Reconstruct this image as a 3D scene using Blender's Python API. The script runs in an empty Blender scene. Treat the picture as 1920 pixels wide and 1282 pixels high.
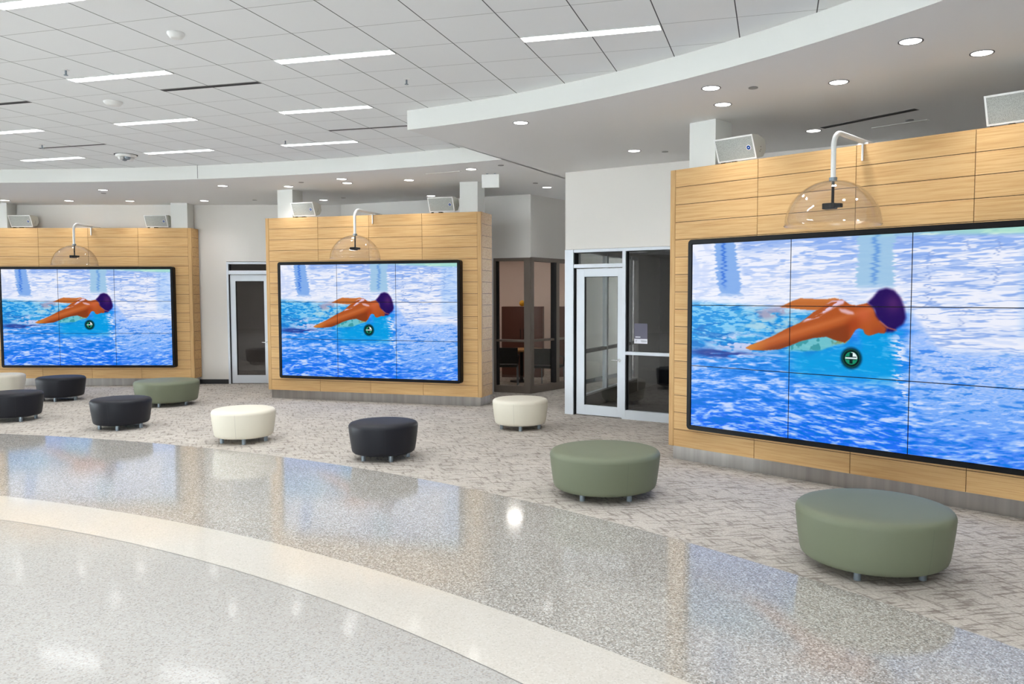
import bpy, bmesh, math, random
import numpy as np
from mathutils import Vector, Matrix
R=math.radians
SC=bpy.context.scene
COL=SC.collection
# ---------------------------------------------------------------- camera, world, exposure
CAM_H=1.91; FPX=1492.0
cam=bpy.data.cameras.new('camera'); cam_o=bpy.data.objects.new('camera',cam); COL.objects.link(cam_o)
cam.sensor_fit='HORIZONTAL'; cam.sensor_width=36.0; cam.lens=FPX/1920*36.0
cam.shift_x=-80.0/1920; cam.clip_end=200
pitch=math.atan(84.5/FPX)
cam_o.location=(0,0,CAM_H); cam_o.rotation_euler=(math.pi/2-pitch,0,0)
SC.camera=cam_o
w=bpy.data.worlds.new('sky'); SC.world=w; w.use_nodes=True
bg=w.node_tree.nodes['Background']; bg.inputs[0].default_value=(0.87,0.94,1.0,1); bg.inputs[1].default_value=8.0
SC.view_settings.view_transform='Standard'; SC.view_settings.look='None'
SC.view_settings.gamma=1.0; SC.view_settings.use_curve_mapping=False
EXPO=2.05
SC.view_settings.exposure=EXPO
FIX_E=1.8      # linear ceiling fixtures
DOWN_E=2.2    # recessed downlights
SCREEN_E=0.235
FIX_W=4.4       # power of each linear fixture
DOWN_W=14.0      # power of each downlight
ZS=3.91        # soffit height
ZC=4.139       # tile ceiling height
# ---------------------------------------------------------------- materials
def srgb(r,g,b):
    f=lambda c:(c/255/12.92) if c/255<=.04045 else ((c/255+.055)/1.055)**2.4
    return (f(r),f(g),f(b),1)
MATS={}
def mat(name,col=(.5,.5,.5,1),rough=.5,metal=0,spec=.5,emit=None,es=0,coat=0):
    if name in MATS: return MATS[name]
    m=bpy.data.materials.new(name); m.use_nodes=True
    b=m.node_tree.nodes['Principled BSDF']
    b.inputs['Base Color'].default_value=col; b.inputs['Roughness'].default_value=rough
    b.inputs['Metallic'].default_value=metal; b.inputs['Specular IOR Level'].default_value=spec
    b.inputs['Coat Weight'].default_value=coat
    if emit: b.inputs['Emission Color'].default_value=emit; b.inputs['Emission Strength'].default_value=es
    MATS[name]=m; return m
def nd(m,t,**k):
    n=m.node_tree.nodes.new(t)
    for a,b in k.items(): setattr(n,a,b)
    return n
def lk(m,a,b): m.node_tree.links.new(a,b)
def bsdf(m): return m.node_tree.nodes['Principled BSDF']
def coords(m,scale=(1,1,1),rot=(0,0,0),kind='Object'):
    tc=nd(m,'ShaderNodeTexCoord'); mp=nd(m,'ShaderNodeMapping')
    mp.inputs['Scale'].default_value=scale; mp.inputs['Rotation'].default_value=rot
    lk(m,tc.outputs[kind],mp.inputs[0]); return mp.outputs[0]
def noise(m,vec,scale,detail=3,rough=.5):
    n=nd(m,'ShaderNodeTexNoise'); n.inputs['Scale'].default_value=scale; n.inputs['Detail'].default_value=detail
    n.inputs['Roughness'].default_value=rough; lk(m,vec,n.inputs['Vector']); return n.outputs['Fac']
def ramp(m,fac,stops,interp='LINEAR'):
    n=nd(m,'ShaderNodeValToRGB'); n.color_ramp.interpolation=interp; e=n.color_ramp.elements
    while len(e)<len(stops): e.new(.5)
    for i,(p,c) in enumerate(stops): e[i].position=p; e[i].color=c
    lk(m,fac,n.inputs[0]); return n.outputs[0]
def mixc(m,fac,a,b,mode='MIX'):
    n=nd(m,'ShaderNodeMix',data_type='RGBA',blend_type=mode)
    for s,v in ((0,fac),(6,a),(7,b)):
        if hasattr(v,'links') or isinstance(v,bpy.types.NodeSocket): lk(m,v,n.inputs[s])
        else: n.inputs[s].default_value=v
    return n.outputs[2]
def mathn(m,op,a,b=None):
    n=nd(m,'ShaderNodeMath',operation=op)
    for i,v in enumerate((a,b)):
        if v is None: continue
        if isinstance(v,bpy.types.NodeSocket): lk(m,v,n.inputs[i])
        else: n.inputs[i].default_value=v
    return n.outputs[0]
def bump(m,h,strength=.2,dist=.01):
    n=nd(m,'ShaderNodeBump'); n.inputs['Strength'].default_value=strength; n.inputs['Distance'].default_value=dist
    lk(m,h,n.inputs['Height']); lk(m,n.outputs[0],bsdf(m).inputs['Normal'])
M_wall=mat('painted_wall',srgb(222,217,211),.75,spec=.3)
M_soffit=mat('painted_soffit',srgb(230,230,230),.8,spec=.2)
M_warm=mat('meeting_room_wall',srgb(226,205,192),.8,spec=.2)
M_fascia=mat('painted_fascia',srgb(222,222,218),.75,spec=.3)
M_black=mat('black_plastic',(.005,.005,.006,1),.4,spec=.15)
M_rubber=mat('black_baseboard',(.012,.012,.014,1),.5)
M_joint=mat('dark_joint',(.045,.024,.012,1),.8)
M_seam=mat('grey_joint',srgb(150,150,148),.8)
M_alu=mat('silver_aluminium',srgb(208,212,218),.42,metal=.2,spec=.5)
M_bronze=mat('taupe_aluminium',srgb(120,108,98),.45,metal=.2)
M_gasket=mat('black_gasket',(.01,.01,.011,1),.6)
M_white=mat('white_metal',srgb(232,232,230),.4)
M_spk=mat('speaker_shell',srgb(222,222,214),.5)
M_leg=mat('grey_leg',srgb(132,142,150),.35,metal=.5)
M_chrome=mat('chrome',(.75,.76,.78,1),.18,metal=1)
M_blue=mat('blue_badge',srgb(6,62,135),.6,spec=.1)
M_paper=mat('white_paper',srgb(225,225,232),.7)
M_poster=mat('slate_poster',srgb(98,96,112),.7)
M_ink=mat('grey_ink',srgb(120,120,128),.7)
M_brown=mat('dark_cabinet',srgb(96,52,38),.45)
M_chair=mat('black_chair',(.012,.012,.013,1),.6)
M_table=mat('oak_table',srgb(176,128,72),.4)
M_yellow=mat('yellow_ball',srgb(230,170,30),.5)
M_dark=mat('dark_recess',(.015,.015,.017,1),.7)
M_room=mat('dim_room_wall',srgb(84,84,88),.85,spec=.2)  # dark grey puts the dimness of the unlit rooms into the wall colour
M_base_in=mat('low_wall_cladding',srgb(52,52,54),.6)
M_fix=mat('fixture_diffuser',(1,1,1,1),.5,emit=(.94,.975,1,1),es=FIX_E)
M_trim=mat('downlight_trim',srgb(96,96,98),.5)
M_down=mat('downlight_lens',(1,1,1,1),.5,emit=(1,.985,.96,1),es=DOWN_E)
M_room_lamp=mat('room_lamp_lens',(1,1,1,1),.5,emit=(1,.90,.84,1),es=9.0)
def upholstery(name,c):
    m=mat(name,c,.5,spec=.3); v=coords(m)
    bump(m,noise(m,v,260,2),.12,.0015); return m
M_green=upholstery('sage_vinyl',srgb(112,117,96))
M_cream=upholstery('cream_vinyl',srgb(222,215,198))
M_char=upholstery('charcoal_vinyl',srgb(26,27,34))
# wood planks
def wood(name,vert=False,tint=1.0):
    m=mat(name,(1,1,1,1),.55,spec=.22)
    sc=(1.2,14,42) if not vert else (42,14,1.2)
    v=coords(m,sc)
    geo=nd(m,'ShaderNodeNewGeometry')
    add=nd(m,'ShaderNodeVectorMath',operation='ADD'); comb=nd(m,'ShaderNodeCombineXYZ')
    rnd=mathn(m,'MULTIPLY',geo.outputs['Random Per Island'],37.0)
    lk(m,rnd,comb.inputs[0]); lk(m,rnd,comb.inputs[2]); lk(m,v,add.inputs[0]); lk(m,comb.outputs[0],add.inputs[1])
    n1=noise(m,add.outputs[0],1.3,5,.62)
    t=lambda r,g,b:srgb(r*tint,g*tint,b*tint)
    c=ramp(m,n1,[(.25,t(178,134,84)),(.45,t(200,159,106)),(.6,t(210,172,120)),(.8,t(187,145,93))])
    k=mathn(m,'MULTIPLY_ADD',geo.outputs['Random Per Island'],.10); k.node.inputs[2].default_value=.94
    hsv=nd(m,'ShaderNodeHueSaturation'); lk(m,c,hsv.inputs['Color']); lk(m,k,hsv.inputs['Value'])
    lk(m,hsv.outputs[0],bsdf(m).inputs['Base Color']); bump(m,n1,.06,.001); return m
M_wood=wood('maple_planks'); M_woodv=wood('maple_post',True,.97)
# brushed steel plinth
M_steel=mat('brushed_steel',srgb(176,172,168),.3,metal=1)
_v=coords(M_steel,(7,7,.25)); _n=noise(M_steel,_v,1.6,3); lk(M_steel,ramp(M_steel,_n,[(.3,srgb(156,152,148)),(.7,srgb(180,176,172))]),bsdf(M_steel).inputs['Base Color']); bump(M_steel,_n,.10,.008)
# perforated grille
M_grille=mat('speaker_grille',srgb(176,178,172),.5)
_v=coords(M_grille,(1,1,1)); _w=nd(M_grille,'ShaderNodeTexVoronoi'); _w.inputs['Scale'].default_value=150; lk(M_grille,_v,_w.inputs['Vector'])
lk(M_grille,ramp(M_grille,_w.outputs['Distance'],[(.25,srgb(128,130,126)),(.45,srgb(168,170,165))]),bsdf(M_grille).inputs['Base Color'])
# thin clear sheet
def clear(name,tint=(1,1,1,1),spec=1.0,rough=.0):
    m=bpy.data.materials.new(name); m.use_nodes=True; nt=m.node_tree; nt.nodes.remove(bsdf(m))
    tr=nd(m,'ShaderNodeBsdfTransparent'); tr.inputs[0].default_value=tint
    gl=nd(m,'ShaderNodeBsdfGlossy'); gl.inputs['Roughness'].default_value=rough
    lw=nd(m,'ShaderNodeLayerWeight'); lw.inputs[0].default_value=.5
    p5=mathn(m,'POWER',lw.outputs['Facing'],5.0); fz=mathn(m,'MULTIPLY_ADD',p5,.92); fz.node.inputs[2].default_value=.06
    mx=nd(m,'ShaderNodeMixShader'); lk(m,mathn(m,'MULTIPLY',fz,spec),mx.inputs[0]); lk(m,tr.outputs[0],mx.inputs[1]); lk(m,gl.outputs[0],mx.inputs[2])
    lk(m,mx.outputs[0],nt.nodes['Material Output'].inputs[0]); return m
M_glass=clear('window_glass',(.90,.92,.92,1),1.0)
M_tint=clear('tinted_glass',(.62,.63,.65,1),1.3)
M_acryl=clear('clear_acrylic',(.992,.992,.995,1),.8)
# ceiling tiles: the mesh is built in grid coordinates, one tile = 0.6096 m
T=.6096
M_tile=mat('ceiling_tile',srgb(222,223,222),.85,spec=.2)
_tc=nd(M_tile,'ShaderNodeTexCoord'); _sp=nd(M_tile,'ShaderNodeSeparateXYZ'); lk(M_tile,_tc.outputs['Object'],_sp.inputs[0])
def _line(o,wd):
    f=mathn(M_tile,'FRACT',mathn(M_tile,'ADD',mathn(M_tile,'DIVIDE',o,T),200.5))
    d=mathn(M_tile,'ABSOLUTE',mathn(M_tile,'SUBTRACT',f,.5)); return mathn(M_tile,'LESS_THAN',d,wd/T/2)
lu=_line(_sp.outputs[0],.0095); lv=_line(_sp.outputs[1],.006)
_n=noise(M_tile,_tc.outputs['Object'],240,2)
_c=ramp(M_tile,_n,[(.3,srgb(233,235,236)),(.7,srgb(241,243,244))])
_c=mixc(M_tile,lv,_c,srgb(158,158,158)); _c=mixc(M_tile,lu,_c,srgb(88,88,90)); lk(M_tile,_c,bsdf(M_tile).inputs['Base Color'])
# carpet
M_carpet=mat('woven_carpet',(1,1,1,1),.95,spec=.1)
def _strokes(rot,seed,a,b):
    tc=nd(M_carpet,'ShaderNodeTexCoord'); mp=nd(M_carpet,'ShaderNodeMapping'); mp.inputs['Rotation'].default_value=(0,0,rot); mp.inputs['Location'].default_value=(seed,seed*.7,0)
    mp2=nd(M_carpet,'ShaderNodeMapping'); mp2.inputs['Scale'].default_value=(a,b,1)
    lk(M_carpet,tc.outputs['Object'],mp.inputs[0]); lk(M_carpet,mp.outputs[0],mp2.inputs[0]); return noise(M_carpet,mp2.outputs[0],1,3,.6)
s1=_strokes(R(-10),3,4.0,30); s2=_strokes(R(-22),9,26,5.0); s3=_strokes(R(-16),5,60,60); s4=_strokes(0,1,1.2,1.2)
d1=ramp(M_carpet,s1,[(.38,(1,1,1,1)),(.48,(0,0,0,1))]); d2=ramp(M_carpet,s2,[(.37,(1,1,1,1)),(.46,(0,0,0,1))])
_c=ramp(M_carpet,s3,[(.3,srgb(170,162,152)),(.7,srgb(208,201,191))])
_c=mixc(M_carpet,mathn(M_carpet,'MULTIPLY',d1,.7),_c,srgb(112,101,93)); _c=mixc(M_carpet,mathn(M_carpet,'MULTIPLY',d2,.65),_c,srgb(116,105,97))
_c=mixc(M_carpet,.12,_c,ramp(M_carpet,s4,[(.35,srgb(120,112,108)),(.65,srgb(215,205,195))]))
lk(M_carpet,_c,bsdf(M_carpet).inputs['Base Color']); bump(M_carpet,s3,.5,.01)
# terrazzo
def terrazzo(name,base,chips,dens,scale=110,rough=.09):
    m=mat(name,(1,1,1,1),rough,spec=.55); v=coords(m)
    vo=nd(m,'ShaderNodeTexVoronoi'); vo.inputs['Scale'].default_value=scale; lk(m,v,vo.inputs['Vector'])
    sep=nd(m,'ShaderNodeSeparateColor'); lk(m,vo.outputs['Color'],sep.inputs[0])
    c=base
    col=None
    for i,(cc,amt) in enumerate(chips):
        th=mathn(m,'LESS_THAN',sep.outputs[i%3],amt)
        col=mixc(m,mathn(m,'MULTIPLY',th,dens),col if col is not None else c,cc)
    n=noise(m,v,2.2,3); col=mixc(m,mathn(m,'MULTIPLY',n,.10),col,srgb(150,146,140))
    lk(m,col,bsdf(m).inputs['Base Color']); return m
M_tlight=terrazzo('light_terrazzo',srgb(181,178,173),[(srgb(146,143,138),.16),(srgb(193,191,187),.25),(srgb(170,162,152),.10)],.65)
M_tcream=terrazzo('cream_terrazzo',srgb(208,202,192),[(srgb(190,185,174),.15),(srgb(218,214,206),.2)],.6)
M_tgrey=terrazzo('grey_terrazzo',srgb(172,167,159),[(srgb(118,116,112),.22),(srgb(212,209,204),.26),(srgb(142,134,124),.15)],.8)
M_strip=mat('zinc_strip',srgb(150,148,144),.3,metal=.6)
# ---------------------------------------------------------------- mesh builders
class MB:
    def __init__(s): s.v=[]; s.f=[]; s.sm=[]
    def add(s,vs,fs,smooth=False):
        o=len(s.v); s.v+=[tuple(v) for v in vs]
        for f in fs: s.f.append(tuple(i+o for i in f)); s.sm.append(smooth)
        return s
    def box(s,x0,x1,y0,y1,z0,z1):
        vs=[(x,y,z) for z in (z0,z1) for y in (y0,y1) for x in (x0,x1)]
        return s.add(vs,[(0,2,3,1),(4,5,7,6),(0,1,5,4),(2,6,7,3),(0,4,6,2),(1,3,7,5)])
    def prism(s,pts,z0,z1):     # pts counter-clockwise (x,y)
        n=len(pts); vs=[(p[0],p[1],z0) for p in pts]+[(p[0],p[1],z1) for p in pts]
        return s.add(vs,[tuple(range(n))[::-1],tuple(range(n,2*n))]+[(i,(i+1)%n,(i+1)%n+n,i+n) for i in range(n)])
    def lathe(s,prof,n=40,c=(0,0),smooth=True):   # prof: (r,z)
        vs=[];fs=[]
        for r,z in prof:
            for i in range(n):
                a=2*math.pi*i/n; vs.append((c[0]+r*math.cos(a),c[1]+r*math.sin(a),z))
        for j in range(len(prof)-1):
            for i in range(n): fs.append((j*n+i,j*n+(i+1)%n,(j+1)*n+(i+1)%n,(j+1)*n+i))
        s.add(vs,fs,smooth)
        return s
    def cyl(s,c,r,z0,z1,n=20,smooth=True):
        s.lathe([(r,z0),(r,z1)],n,c,smooth); o=len(s.v)
        s.add([(c[0]+r*math.cos(2*math.pi*i/n),c[1]+r*math.sin(2*math.pi*i/n),z0) for i in range(n)],[tuple(range(n))[::-1]])
        s.add([(c[0]+r*math.cos(2*math.pi*i/n),c[1]+r*math.sin(2*math.pi*i/n),z1) for i in range(n)],[tuple(range(n))])
        return s
    def tube(s,pts,r,n=12):
        pts=[Vector(p) for p in pts]; vs=[];fs=[]; up=None
        for i,p in enumerate(pts):
            d=(pts[min(i+1,len(pts)-1)]-pts[max(i-1,0)]).normalized()
            if up is None: up=d.orthogonal().normalized()
            up=(up-d*up.dot(d)).normalized(); si=d.cross(up)
            for k in range(n):
                a=2*math.pi*k/n; vs.append(tuple(p+up*r*math.cos(a)+si*r*math.sin(a)))
        for i in range(len(pts)-1):
            for k in range(n): fs.append((i*n+k,i*n+(k+1)%n,(i+1)*n+(k+1)%n,(i+1)*n+k))
        s.add(vs,fs,True); m=len(pts)-1
        s.add(vs[:n],[tuple(range(n))[::-1]]); s.add(vs[m*n:],[tuple(range(n))]); return s
    def mesh(s,name):
        me=bpy.data.meshes.new(name); me.from_pydata(s.v,[],s.f); me.polygons.foreach_set('use_smooth',s.sm); me.update(); return me
    def build(s,name,m,parent=None,bevel=0,loc=None,rot=None):
        me=s.mesh(name); me.materials.append(m); o=bpy.data.objects.new(name,me); COL.objects.link(o)
        if parent: o.parent=parent
        if loc: o.location=loc
        if rot: o.rotation_euler=rot
        if bevel:
            b=o.modifiers.new('bevel','BEVEL'); b.width=bevel; b.segments=2; b.limit_method='ANGLE'; b.angle_limit=R(40)
        return o
def thing(name,label,cat,loc=(0,0,0),rz=0,group=None):
    o=bpy.data.objects.new(name,None); COL.objects.link(o); o.location=loc; o.rotation_euler=(0,0,rz); o.empty_display_size=.1
    if label: o['label']=label
    if cat: o['category']=cat
    if group: o['group']=group
    return o
def tag(o,label,cat,group=None):
    o['label']=label; o['category']=cat
    if group: o['group']=group
    return o
def struct(o): o['kind']='structure'; return o
def sroot(name,loc=(0,0,0),rz=0): return struct(thing(name,None,None,loc,rz))
def copy_tree(o,parent=None):
    c=o.copy(); COL.objects.link(c); c.parent=parent
    for ch in list(o.children): copy_tree(ch,c)
    return c
def ang(P,Q): return math.atan2(Q[1]-P[1],Q[0]-P[0])
# ---------------------------------------------------------------- picture shown on the video walls (procedural)
SW,SH=780,444
def swim_picture(W=SW,H=SH):
    rng=np.random.RandomState(7)
    uu,vv=np.meshgrid((np.arange(W)+.5)/W,(np.arange(H)+.5)/H)
    def noise(x,y,seed):
        g=np.random.RandomState(seed).rand(64,64)
        xi=np.floor(x).astype(int);yi=np.floor(y).astype(int);fx=x-xi;fy=y-yi
        fx=fx*fx*(3-2*fx);fy=fy*fy*(3-2*fy)
        a=g[yi%64,xi%64];b=g[yi%64,(xi+1)%64];c=g[(yi+1)%64,xi%64];d=g[(yi+1)%64,(xi+1)%64]
        return (a*(1-fx)+b*fx)*(1-fy)+(c*(1-fx)+d*fx)*fy
    def fbm(x,y,seed,o=3):
        s=0;t=0
        for i in range(o):
            s=s+noise(x*2**i,y*2**i,seed+i)*.55**i;t+=.55**i
        return s/t
    def sm(a,b,x):
        q=np.clip((x-a)/(b-a),0,1);return q*q*(3-2*q)
    def C(*c): return np.array(c,float)/255
    img=np.zeros((H,W,3))
    def blend(col,m):
        nonlocal img
        img=img*(1-m[...,None])+np.asarray(col)*m[...,None]
    def inside(poly,u,v):
        r=np.zeros(u.shape,bool);n=len(poly)
        for i in range(n):
            x0,y0=poly[i];x1,y1=poly[(i+1)%n]
            if y0==y1: continue
            c=((y0>v)!=(y1>v))&(u<(x1-x0)*(v-y0)/(y1-y0)+x0);r^=c
        return r.astype(float)
    def blur(m,k):
        for ax in (0,1):
            s=0
            for d in range(-k,k+1): s=s+np.roll(m,d,ax)
            m=s/(2*k+1)
        return m
    # base gradients
    top=C(240,243,255);midl=C(40,150,232);cy=C(0,158,228);low=C(58,140,246);bot=C(38,112,250);right=C(205,218,255)
    img[:]=low
    blend(bot,sm(.72,1.,vv))
    blend(midl,(1-sm(.55,.75,vv))*(1-sm(.3,.5,uu)))
    q=np.exp(-(((uu-.50)/.17)**2+((vv-.60)/.13)**2)*1.2)
    # right field pale
    n0=fbm(uu*30,vv*90,33)
    edge=.640+.05*(fbm(uu*6,vv*40,31)-.5)+.03*sm(.6,.8,vv)
    r=sm(0,.05,uu-edge-.03*(n0-.5))*(1-sm(.55,1.0,vv)*.75)
    blend(right,r*.85)
    # ripples: elongated troughs and thin bright crests
    bend=.10*np.sin(uu*5.2+1.0)*(vv-.5)
    wx=uu*15+2.2*fbm(uu*5,vv*7,3);wy=(vv+bend)*44+uu*6+7*fbm(uu*4,vv*5,9)
    n1=fbm(wx,wy,11,3);n2=fbm(uu*46+2*n1,(vv+bend)*120-uu*9,21,3);n3=fbm(uu*9+vv*3,vv*26+uu*3,41,3)
    n4=fbm(uu*32+2.5*n3,(vv+bend)*112+uu*10+4*n3,201,3);n5=fbm(uu*60+2*n1,(vv+bend)*170+uu*12,211,2)
    rip=.25*n1+.42*n4+.22*n5+.11*n3
    lowmask=sm(.3,.6,vv)
    calm=1-q*.85
    blend(C(4,116,224),(1-sm(.38,.47,rip))*lowmask*(.9-.5*r)*calm)
    blend(C(116,172,254),sm(.49,.54,rip)*lowmask*.85*calm)
    blend(C(178,206,255),sm(.54,.60,rip)*lowmask*calm*(.85-.3*sm(.75,1,vv)))
    blend(C(214,226,255),sm(.60,.66,rip)*lowmask*calm*.7)
    blend(C(48,128,238),(1-sm(.36,.42,.6*n4+.4*n1))*r*sm(.42,.5,vv)*.7)
    # cyan pool under swimmer
    a=(sm(.46,.56,vv)*(1-sm(.62,.74,vv)))*sm(.30,.38,uu)*(1-sm(.61,.665,uu+.03*(n2-.5)))
    a=np.maximum(a,sm(.40,.46,vv)*(1-sm(.6,.7,vv))*sm(.52,.55,uu)*(1-sm(.60,.66,uu+.06*(n2-.5))))
    blend(cy,a*.93)
    blend(C(90,190,245),a*sm(.6,.7,n2)*.5)
    # sparkle line at the pale boundary
    spk=np.exp(-((uu-edge)/.02)**2)*sm(.5,.6,n2)*sm(.42,.5,vv)*(1-sm(.72,.9,vv))
    blend(C(225,235,255),spk)
    # left turquoise wave body
    lw=sm(.26,.33,vv-.12*uu+.02*(n1-.5))*(1-sm(.40,.56,uu+.2*(vv-.4)))*(1-sm(.52,.60,vv))
    blend(C(22,146,226),lw)
    blend(C(10,110,200),lw*(1-sm(.35,.46,n1))*.8)
    blend(C(150,215,250),lw*sm(.5,.6,.6*n2+.4*n1)*.8)
    # upper bright water with hanging reflections
    t=1-sm(.0,.05,vv-(.295+.12*sm(.0,.45,uu)*0+.03*(n1-.5)+.04*sm(.05,.4,uu)+.16*sm(.66,.75,uu)))
    blend(top,t)
    jag=.009*(fbm(uu*1.5,vv*150,51,3)-.5)*2*(1+2*vv)
    fade=1-sm(.02,.26,vv)
    s1=1-sm(.40,.50,fbm(uu*26,vv*120,61,2)*.65+.35*fbm(uu*6,vv*16,71))
    blend(C(134,172,242),t*s1*(.25+.75*fade)*sm(.155,.19,uu)*.9)
    blend(C(150,182,242),t*(1-sm(.0,.10,vv))*sm(.155,.19,uu)*(1-sm(.52,.64,fbm(uu*14,vv*90,73)))*.95)
    ln=sm(.86,.97,1-np.abs(2*fbm(uu*9,vv*66+uu*5,81,3)-1))
    blend(C(118,158,232),t*ln*(.35+.35*sm(.6,.7,uu)))
    blend(C(205,218,250),t*(1-sm(.05,.08,uu+jag))*sm(.4,.6,fbm(uu*30,vv*14,83))*.8)
    col1=sm(-.004,.004,uu+jag-(.082+.12*vv**1.5))*(1-sm(-.004,.004,uu-jag-(.150+.10*vv)))*(1-sm(.27,.31,vv+.02*n2))
    blend(C(128,172,236),col1*.95)
    cl=np.exp(-((uu+jag*1.2-.112-.02*vv)/.006)**2)*(1-sm(.2,.26,vv));blend(C(60,120,220),cl)
    col2=sm(-.004,.004,uu+jag-.525)*(1-sm(-.004,.004,uu-jag-.622))*(1-sm(.235,.275,vv+.02*n2))
    blend(C(160,200,232),col2*.95)
    cl=np.exp(-((uu+jag*1.2-.573)/.007)**2)*(1-sm(.2,.25,vv));blend(C(96,150,222),cl*.8)
    blend(C(150,195,250),sm(.9,.93,uu)*(1-sm(.42,.5,vv))*.45)
    blend(C(165,225,200),(1-sm(.0,.022,vv-.02*sm(.6,1,uu)))*sm(.4,.9,uu)*.8)
    for k,x in enumerate((.71,.79,.86,.93)):
        cl=np.exp(-((uu+jag*1.6-x)/.003)**2)*(1-sm(.4,.46,vv))*sm(.02,.06,vv)*sm(.4,.55,noise(uu*2,vv*40,90+k));blend(C(120,150,215),cl*.6)
    # foam behind the shoulders and left hand
    f=np.exp(-(((uu-.27)/.10)**2+((vv-.42)/.07)**2))*sm(.35,.6,fbm(uu*30,vv*34,101));blend(C(175,215,232),np.clip(f*1.3,0,.9))
    f=np.exp(-(((uu-.18)/.11)**2+((vv-.53)/.045)**2))*sm(.42,.6,fbm(uu*34,vv*48,111));blend(C(205,212,245),np.clip(f*1.6,0,.95))
    f=np.exp(-(((uu-.10)/.09)**2+((vv-.59)/.02)**2))*sm(.4,.55,fbm(uu*10,vv*70,121));blend(C(30,50,140),np.clip(f*1.5,0,.8))
    # swimmer
    hair=[(.2209,.3615),(.2673,.3439),(.3167,.3332),(.3407,.3395),(.3371,.3654),(.2968,.3863),(.2595,.4005),(.2253,.3917)]
    blend(C(165,150,180),blur(inside(hair,uu,vv),5)*.75*sm(.3,.55,fbm(uu*40,vv*40,131)))
    far=[(.300,.338),(.3145,.3298),(.3404,.3083),(.3642,.2956),(.4031,.2985),(.4409,.3),(.4633,.2937),(.4779,.2995),(.4636,.3312),(.4415,.3439),(.4114,.3507),(.3805,.3502),(.3528,.3468),(.3327,.3427)]
    m=blur(inside(far,uu,vv),1);blend(C(192,108,50),m);blend(C(222,134,72),m*(1-sm(.29,.325,vv))*.6)
    chest=[(.5094,.4849),(.495,.5107),(.4658,.519),(.4288,.5473),(.3904,.5537),(.3589,.5532),(.3269,.5556),(.3349,.5322),(.3664,.5068),(.4053,.4902),(.4431,.4795),(.4765,.4839)]
    m=blur(inside(chest,uu,vv),2);ch=fbm(uu*50,vv*28,141)
    blend(C(120,200,205),m*.9);blend(C(40,140,150),m*sm(.5,.6,ch)*.7);blend(C(190,160,80),m*sm(.44,.50,uu)*sm(.4,.6,ch)*.8)
    body=[(.1922,.5546),(.2096,.538),(.2435,.5156),(.2811,.4863),(.3258,.4444),(.3655,.4132),(.381,.3932),(.4036,.3605),(.4337,.3317),(.4561,.3049),(.4854,.2995),(.5072,.3244),(.5251,.3283),(.5533,.3176),(.5671,.3298),(.5781,.3654),(.5922,.4015),(.6093,.4244),(.6063,.4454),(.5997,.4561),(.5859,.4532),(.5723,.4615),(.5605,.4683),(.5497,.461),(.5442,.4395),(.5337,.4341),(.5248,.4405),(.5179,.4595),(.5094,.4849),(.495,.5044),(.4655,.4937),(.4431,.4795),(.405,.4883),(.3664,.5068),(.3349,.5307),(.3026,.5522),(.2441,.5639),(.2096,.5634)]
    m=blur(inside(body,uu,vv),1)
    blend(C(178,86,38),m)
    # arm modelling: axis from hand to shoulder
    ax=np.array([(.20,.56),(.52,.38)]);d=ax[1]-ax[0];per=((vv-ax[0][1])*d[0]-(uu-ax[0][0])*d[1])/np.hypot(*d)
    blend(C(208,118,64),m*np.exp(-((per+.008)/.013)**2)*.6)
    blend(C(118,50,22),m*sm(.008,.034,per)*.7*(1-sm(.5,.52,uu)))
    blend(C(214,140,50),m*(1-sm(.19,.28,uu))*.8)
    blend(C(206,98,62),m*np.exp(-(((uu-.545)/.025)**2+((vv-.37)/.04)**2))*.7)
    blend(C(150,58,40),m*sm(.555,.585,uu)*sm(.40,.45,vv)*.45)
    blend(C(160,56,24),m*np.exp(-(((uu-.518)/.02)**2+((vv-.42)/.04)**2))*.6)
    foam=[(.3694,.4132),(.3923,.38),(.4188,.3507),(.4412,.3249),(.4561,.3073),(.4925,.3029),(.4892,.3215),(.4674,.3341),(.4528,.3502),(.4304,.3693),(.4194,.3859),(.3965,.399)]
    fl=fbm((uu*1.0+vv*.3)*40,(vv+uu*.5)*60,151,4)
    blend(C(236,214,244),blur(inside(foam,uu,vv),2)*sm(.40,.56,fl)*.9)
    foam2=[(.4749,.342),(.4967,.3459),(.5166,.358),(.5204,.3702),(.5006,.3688),(.4823,.3585)]
    blend(C(240,205,225),blur(inside(foam2,uu,vv),2)*.75)
    cap=[(.5533,.3176),(.5701,.2873),(.5834,.2576),(.6035,.2473),(.6237,.2576),(.6408,.2932),(.6513,.34),(.6552,.381),(.6488,.4107),(.6328,.4293),(.6248,.4473),(.603,.4507),(.6077,.4307),(.5922,.4044),(.5781,.3776),(.5743,.3478),(.5638,.3298)]
    m=blur(inside(cap,uu,vv),3);blend(C(38,14,92),m)
    blend(C(92,44,110),m*np.exp(-(((uu-.622)/.02)**2+((vv-.32)/.04)**2))*.7)
    blend(C(190,110,90),blur(inside([(.588,.395),(.61,.425),(.633,.437),(.632,.441),(.608,.431),(.586,.400)],uu,vv),1)*.8)
    # round touch button
    du=(uu-.5138)*3.622;dv=(vv-.578)*2.05;rr=np.hypot(du,dv)
    blend(C(0,30,45),(1-sm(.085,.125,rr))*.9);blend(C(10,90,66),1-sm(.085,.091,rr));blend(C(2,24,30),(1-sm(.078,.084,rr)))
    blend(C(26,140,104),1-sm(.060,.066,rr));blend(C(235,250,250),(1-sm(.058,.062,rr))*(du>.0)*(dv<0))
    cr=((abs(du)<.016)&(abs(dv)<.052))|((abs(dv)<.016)&(abs(du)<.05));blend(C(5,40,38),blur(cr.astype(float),0))
    blend(C(225,245,245),((abs(dv)<.0065)&(abs(du)<.058)).astype(float))
    return np.clip(img,0,1)
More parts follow.
